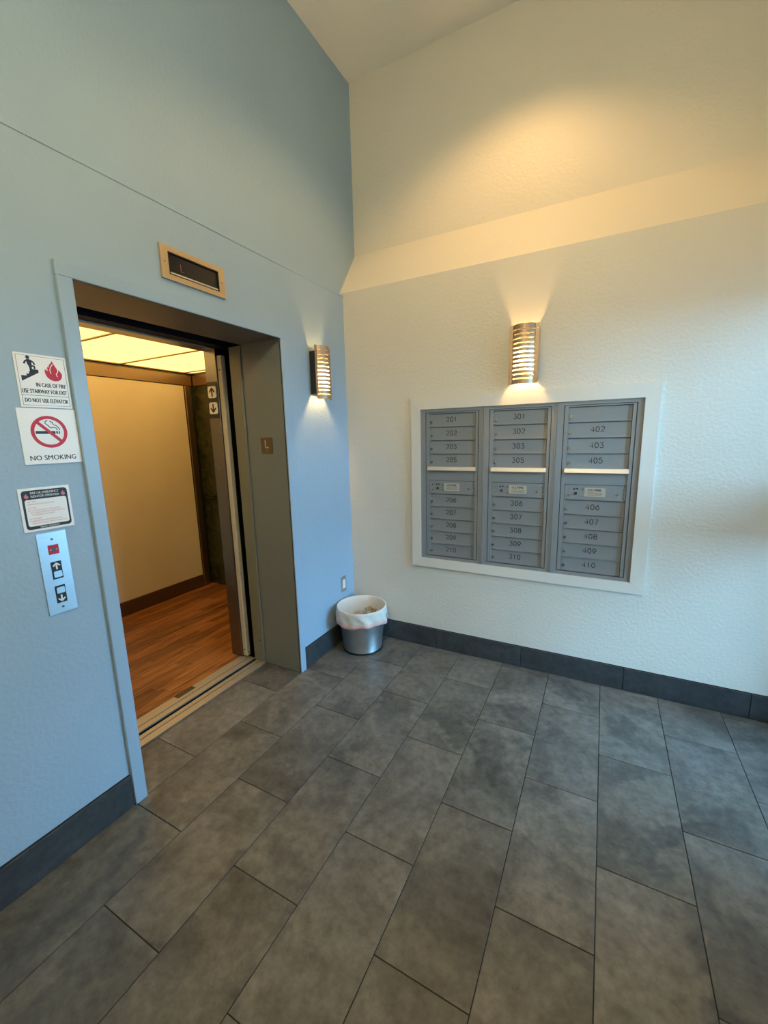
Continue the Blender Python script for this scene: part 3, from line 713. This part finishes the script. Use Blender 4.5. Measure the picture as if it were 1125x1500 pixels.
# floor letter plate on the reveal
P = plane_back(DY1)
rt = empty('floor_letter_plate', (-.152, DY1, 1.50), 'small dark steel plate with raised letter L on the elevator reveal', 'plate'); org = (-.152, DY1, 1.50)
MB().poly(P, rrect(-.200, -.104, 1.502, 1.606, .008), 0, .003).build('plate', M['dark_steel'], rt, org)
b = MB(); b.stroke(P, [(-.162, 1.588), (-.162, 1.542), (-.136, 1.542)], .009, .003, .0045); b.build('letter', M['steel'], rt, org)
b = MB()
for u, v in ((-.150,1.528),(-.150,1.520),(-.150,1.512)): b.disc(P, u, v, .0028, .003, .0045, 8)
b.build('braille', M['chrome'], rt, org)
# outlet by the corner
rt = empty('wall_outlet', (0, -.153, .39), 'steel wall plate with white insert low on the blue wall by the corner', 'outlet'); org = (0, -.153, .39)
P = plane_left(0, -.153, .452)
MB().poly(P, rrect(-.036, .036, -.060, .060, .004), 0, .004).build('plate', M['steel_plate'], rt, org)
MB().poly(P, rect(-.017, .017, -.034, .034), .004, .008).build('insert', M['sign'], rt, org)
for vv in (.046, -.046): MB().disc(P, 0, vv, .003, .004, .005, 8).build('screw', M['chrome'], rt, org)

# ------------------------------------------------------------------ trash can with liner
TC = (.202, -.218, 0)
rt = empty('trash_can', TC, 'round galvanised metal trash can with white liner in the corner', 'trash can')
H = .335
b = MB(); b.lathe([(.001,.006),(.140,.006),(.146,.004),(.147,0),(.150,.0),(.151,.008),(.148,.014),(.182,H-.006),(.185,H-.002),(.183,H),(.180,H-.003),(.145,.018),(.001,.016)], 64)
b.build('body', M['galv'], rt)
MB().lathe([(.148,.0),(.153,.001),(.153,.009),(.149,.012)], 64).build('base_ring', M['black'], rt)
rb = random.Random(3)
ph = [rb.uniform(0, 6.28) for _ in range(8)]
def wr(r, z, t, i):
    k = wk[i]
    d = .005*math.sin(7*t+ph[0]+z*25)+.0045*math.sin(13*t+ph[1]+z*60)+.003*math.sin(29*t+ph[2]-z*90)+.003*math.sin(5*t+z*130)
    return r+d*k, z+k*(.007*math.sin(3*t+ph[3])+.004*math.sin(8*t+ph[4]))*(1 if i > 12 else .3)
prof = [(.02,.06),(.09,.055),(.118,.07),(.134,.10),(.142,.15),(.150,.20),(.158,.25),(.168,.30),(.177,H-.003),(.180,H+.004),(.184,H+.006),(.188,H+.003),(.190,H-.010),(.191,H-.03),(.192,H-.05),(.193,H-.07),(.192,H-.088),(.190,H-.098)]
wk = [1.0,1.0,.8,.7,.7,.7,.6,.35,.1,0,0,.05,.2,.5,.8,1.0,1.0,.9]
bag = MB().lathe(prof, 96, wr).build('liner', M['bag'], rt)
wk2 = wk
prof = [(.1945,H-.078),(.199,H-.086),(.200,H-.098),(.198,H-.108),(.190,H-.112)]
def wr2(r, z, t, i):
    d = .0045*math.sin(7*t+ph[0])+.0035*math.sin(13*t+ph[1]+z*40)
    return r+d*.9, z+(.007*math.sin(3*t+ph[3])+.004*math.sin(8*t+ph[4]))
MB().lathe(prof, 96, wr2).build('drawstring_hem', M['pink'], bag)
# crumpled paper bag inside
def cr(r_, z, t, i): 
    k = .016*math.sin(3*t+1.1+z*30)+.010*math.sin(5*t+z*75)+.006*math.sin(9*t-z*110); return r_*(1 if i < 3 else 1)+k*(0 if i in (0, 1) else 1), z+(.010*math.sin(4*t+.7) if i > 6 else 0)
b = MB().lathe([(.001,.0),(.040,.0),(.050,.010),(.055,.04),(.052,.08),(.057,.12),(.053,.155),(.056,.18),(.050,.20),(.044,.165),(.020,.14),(.001,.135)], 40, cr, False)
o = b.build('crumpled_paper_bag', M['paper'], None, (0,0,0)); o.location = (TC[0]+.045, TC[1]+.045, .088)
tag(o, 'crumpled tan paper bag inside the trash can', 'paper bag')
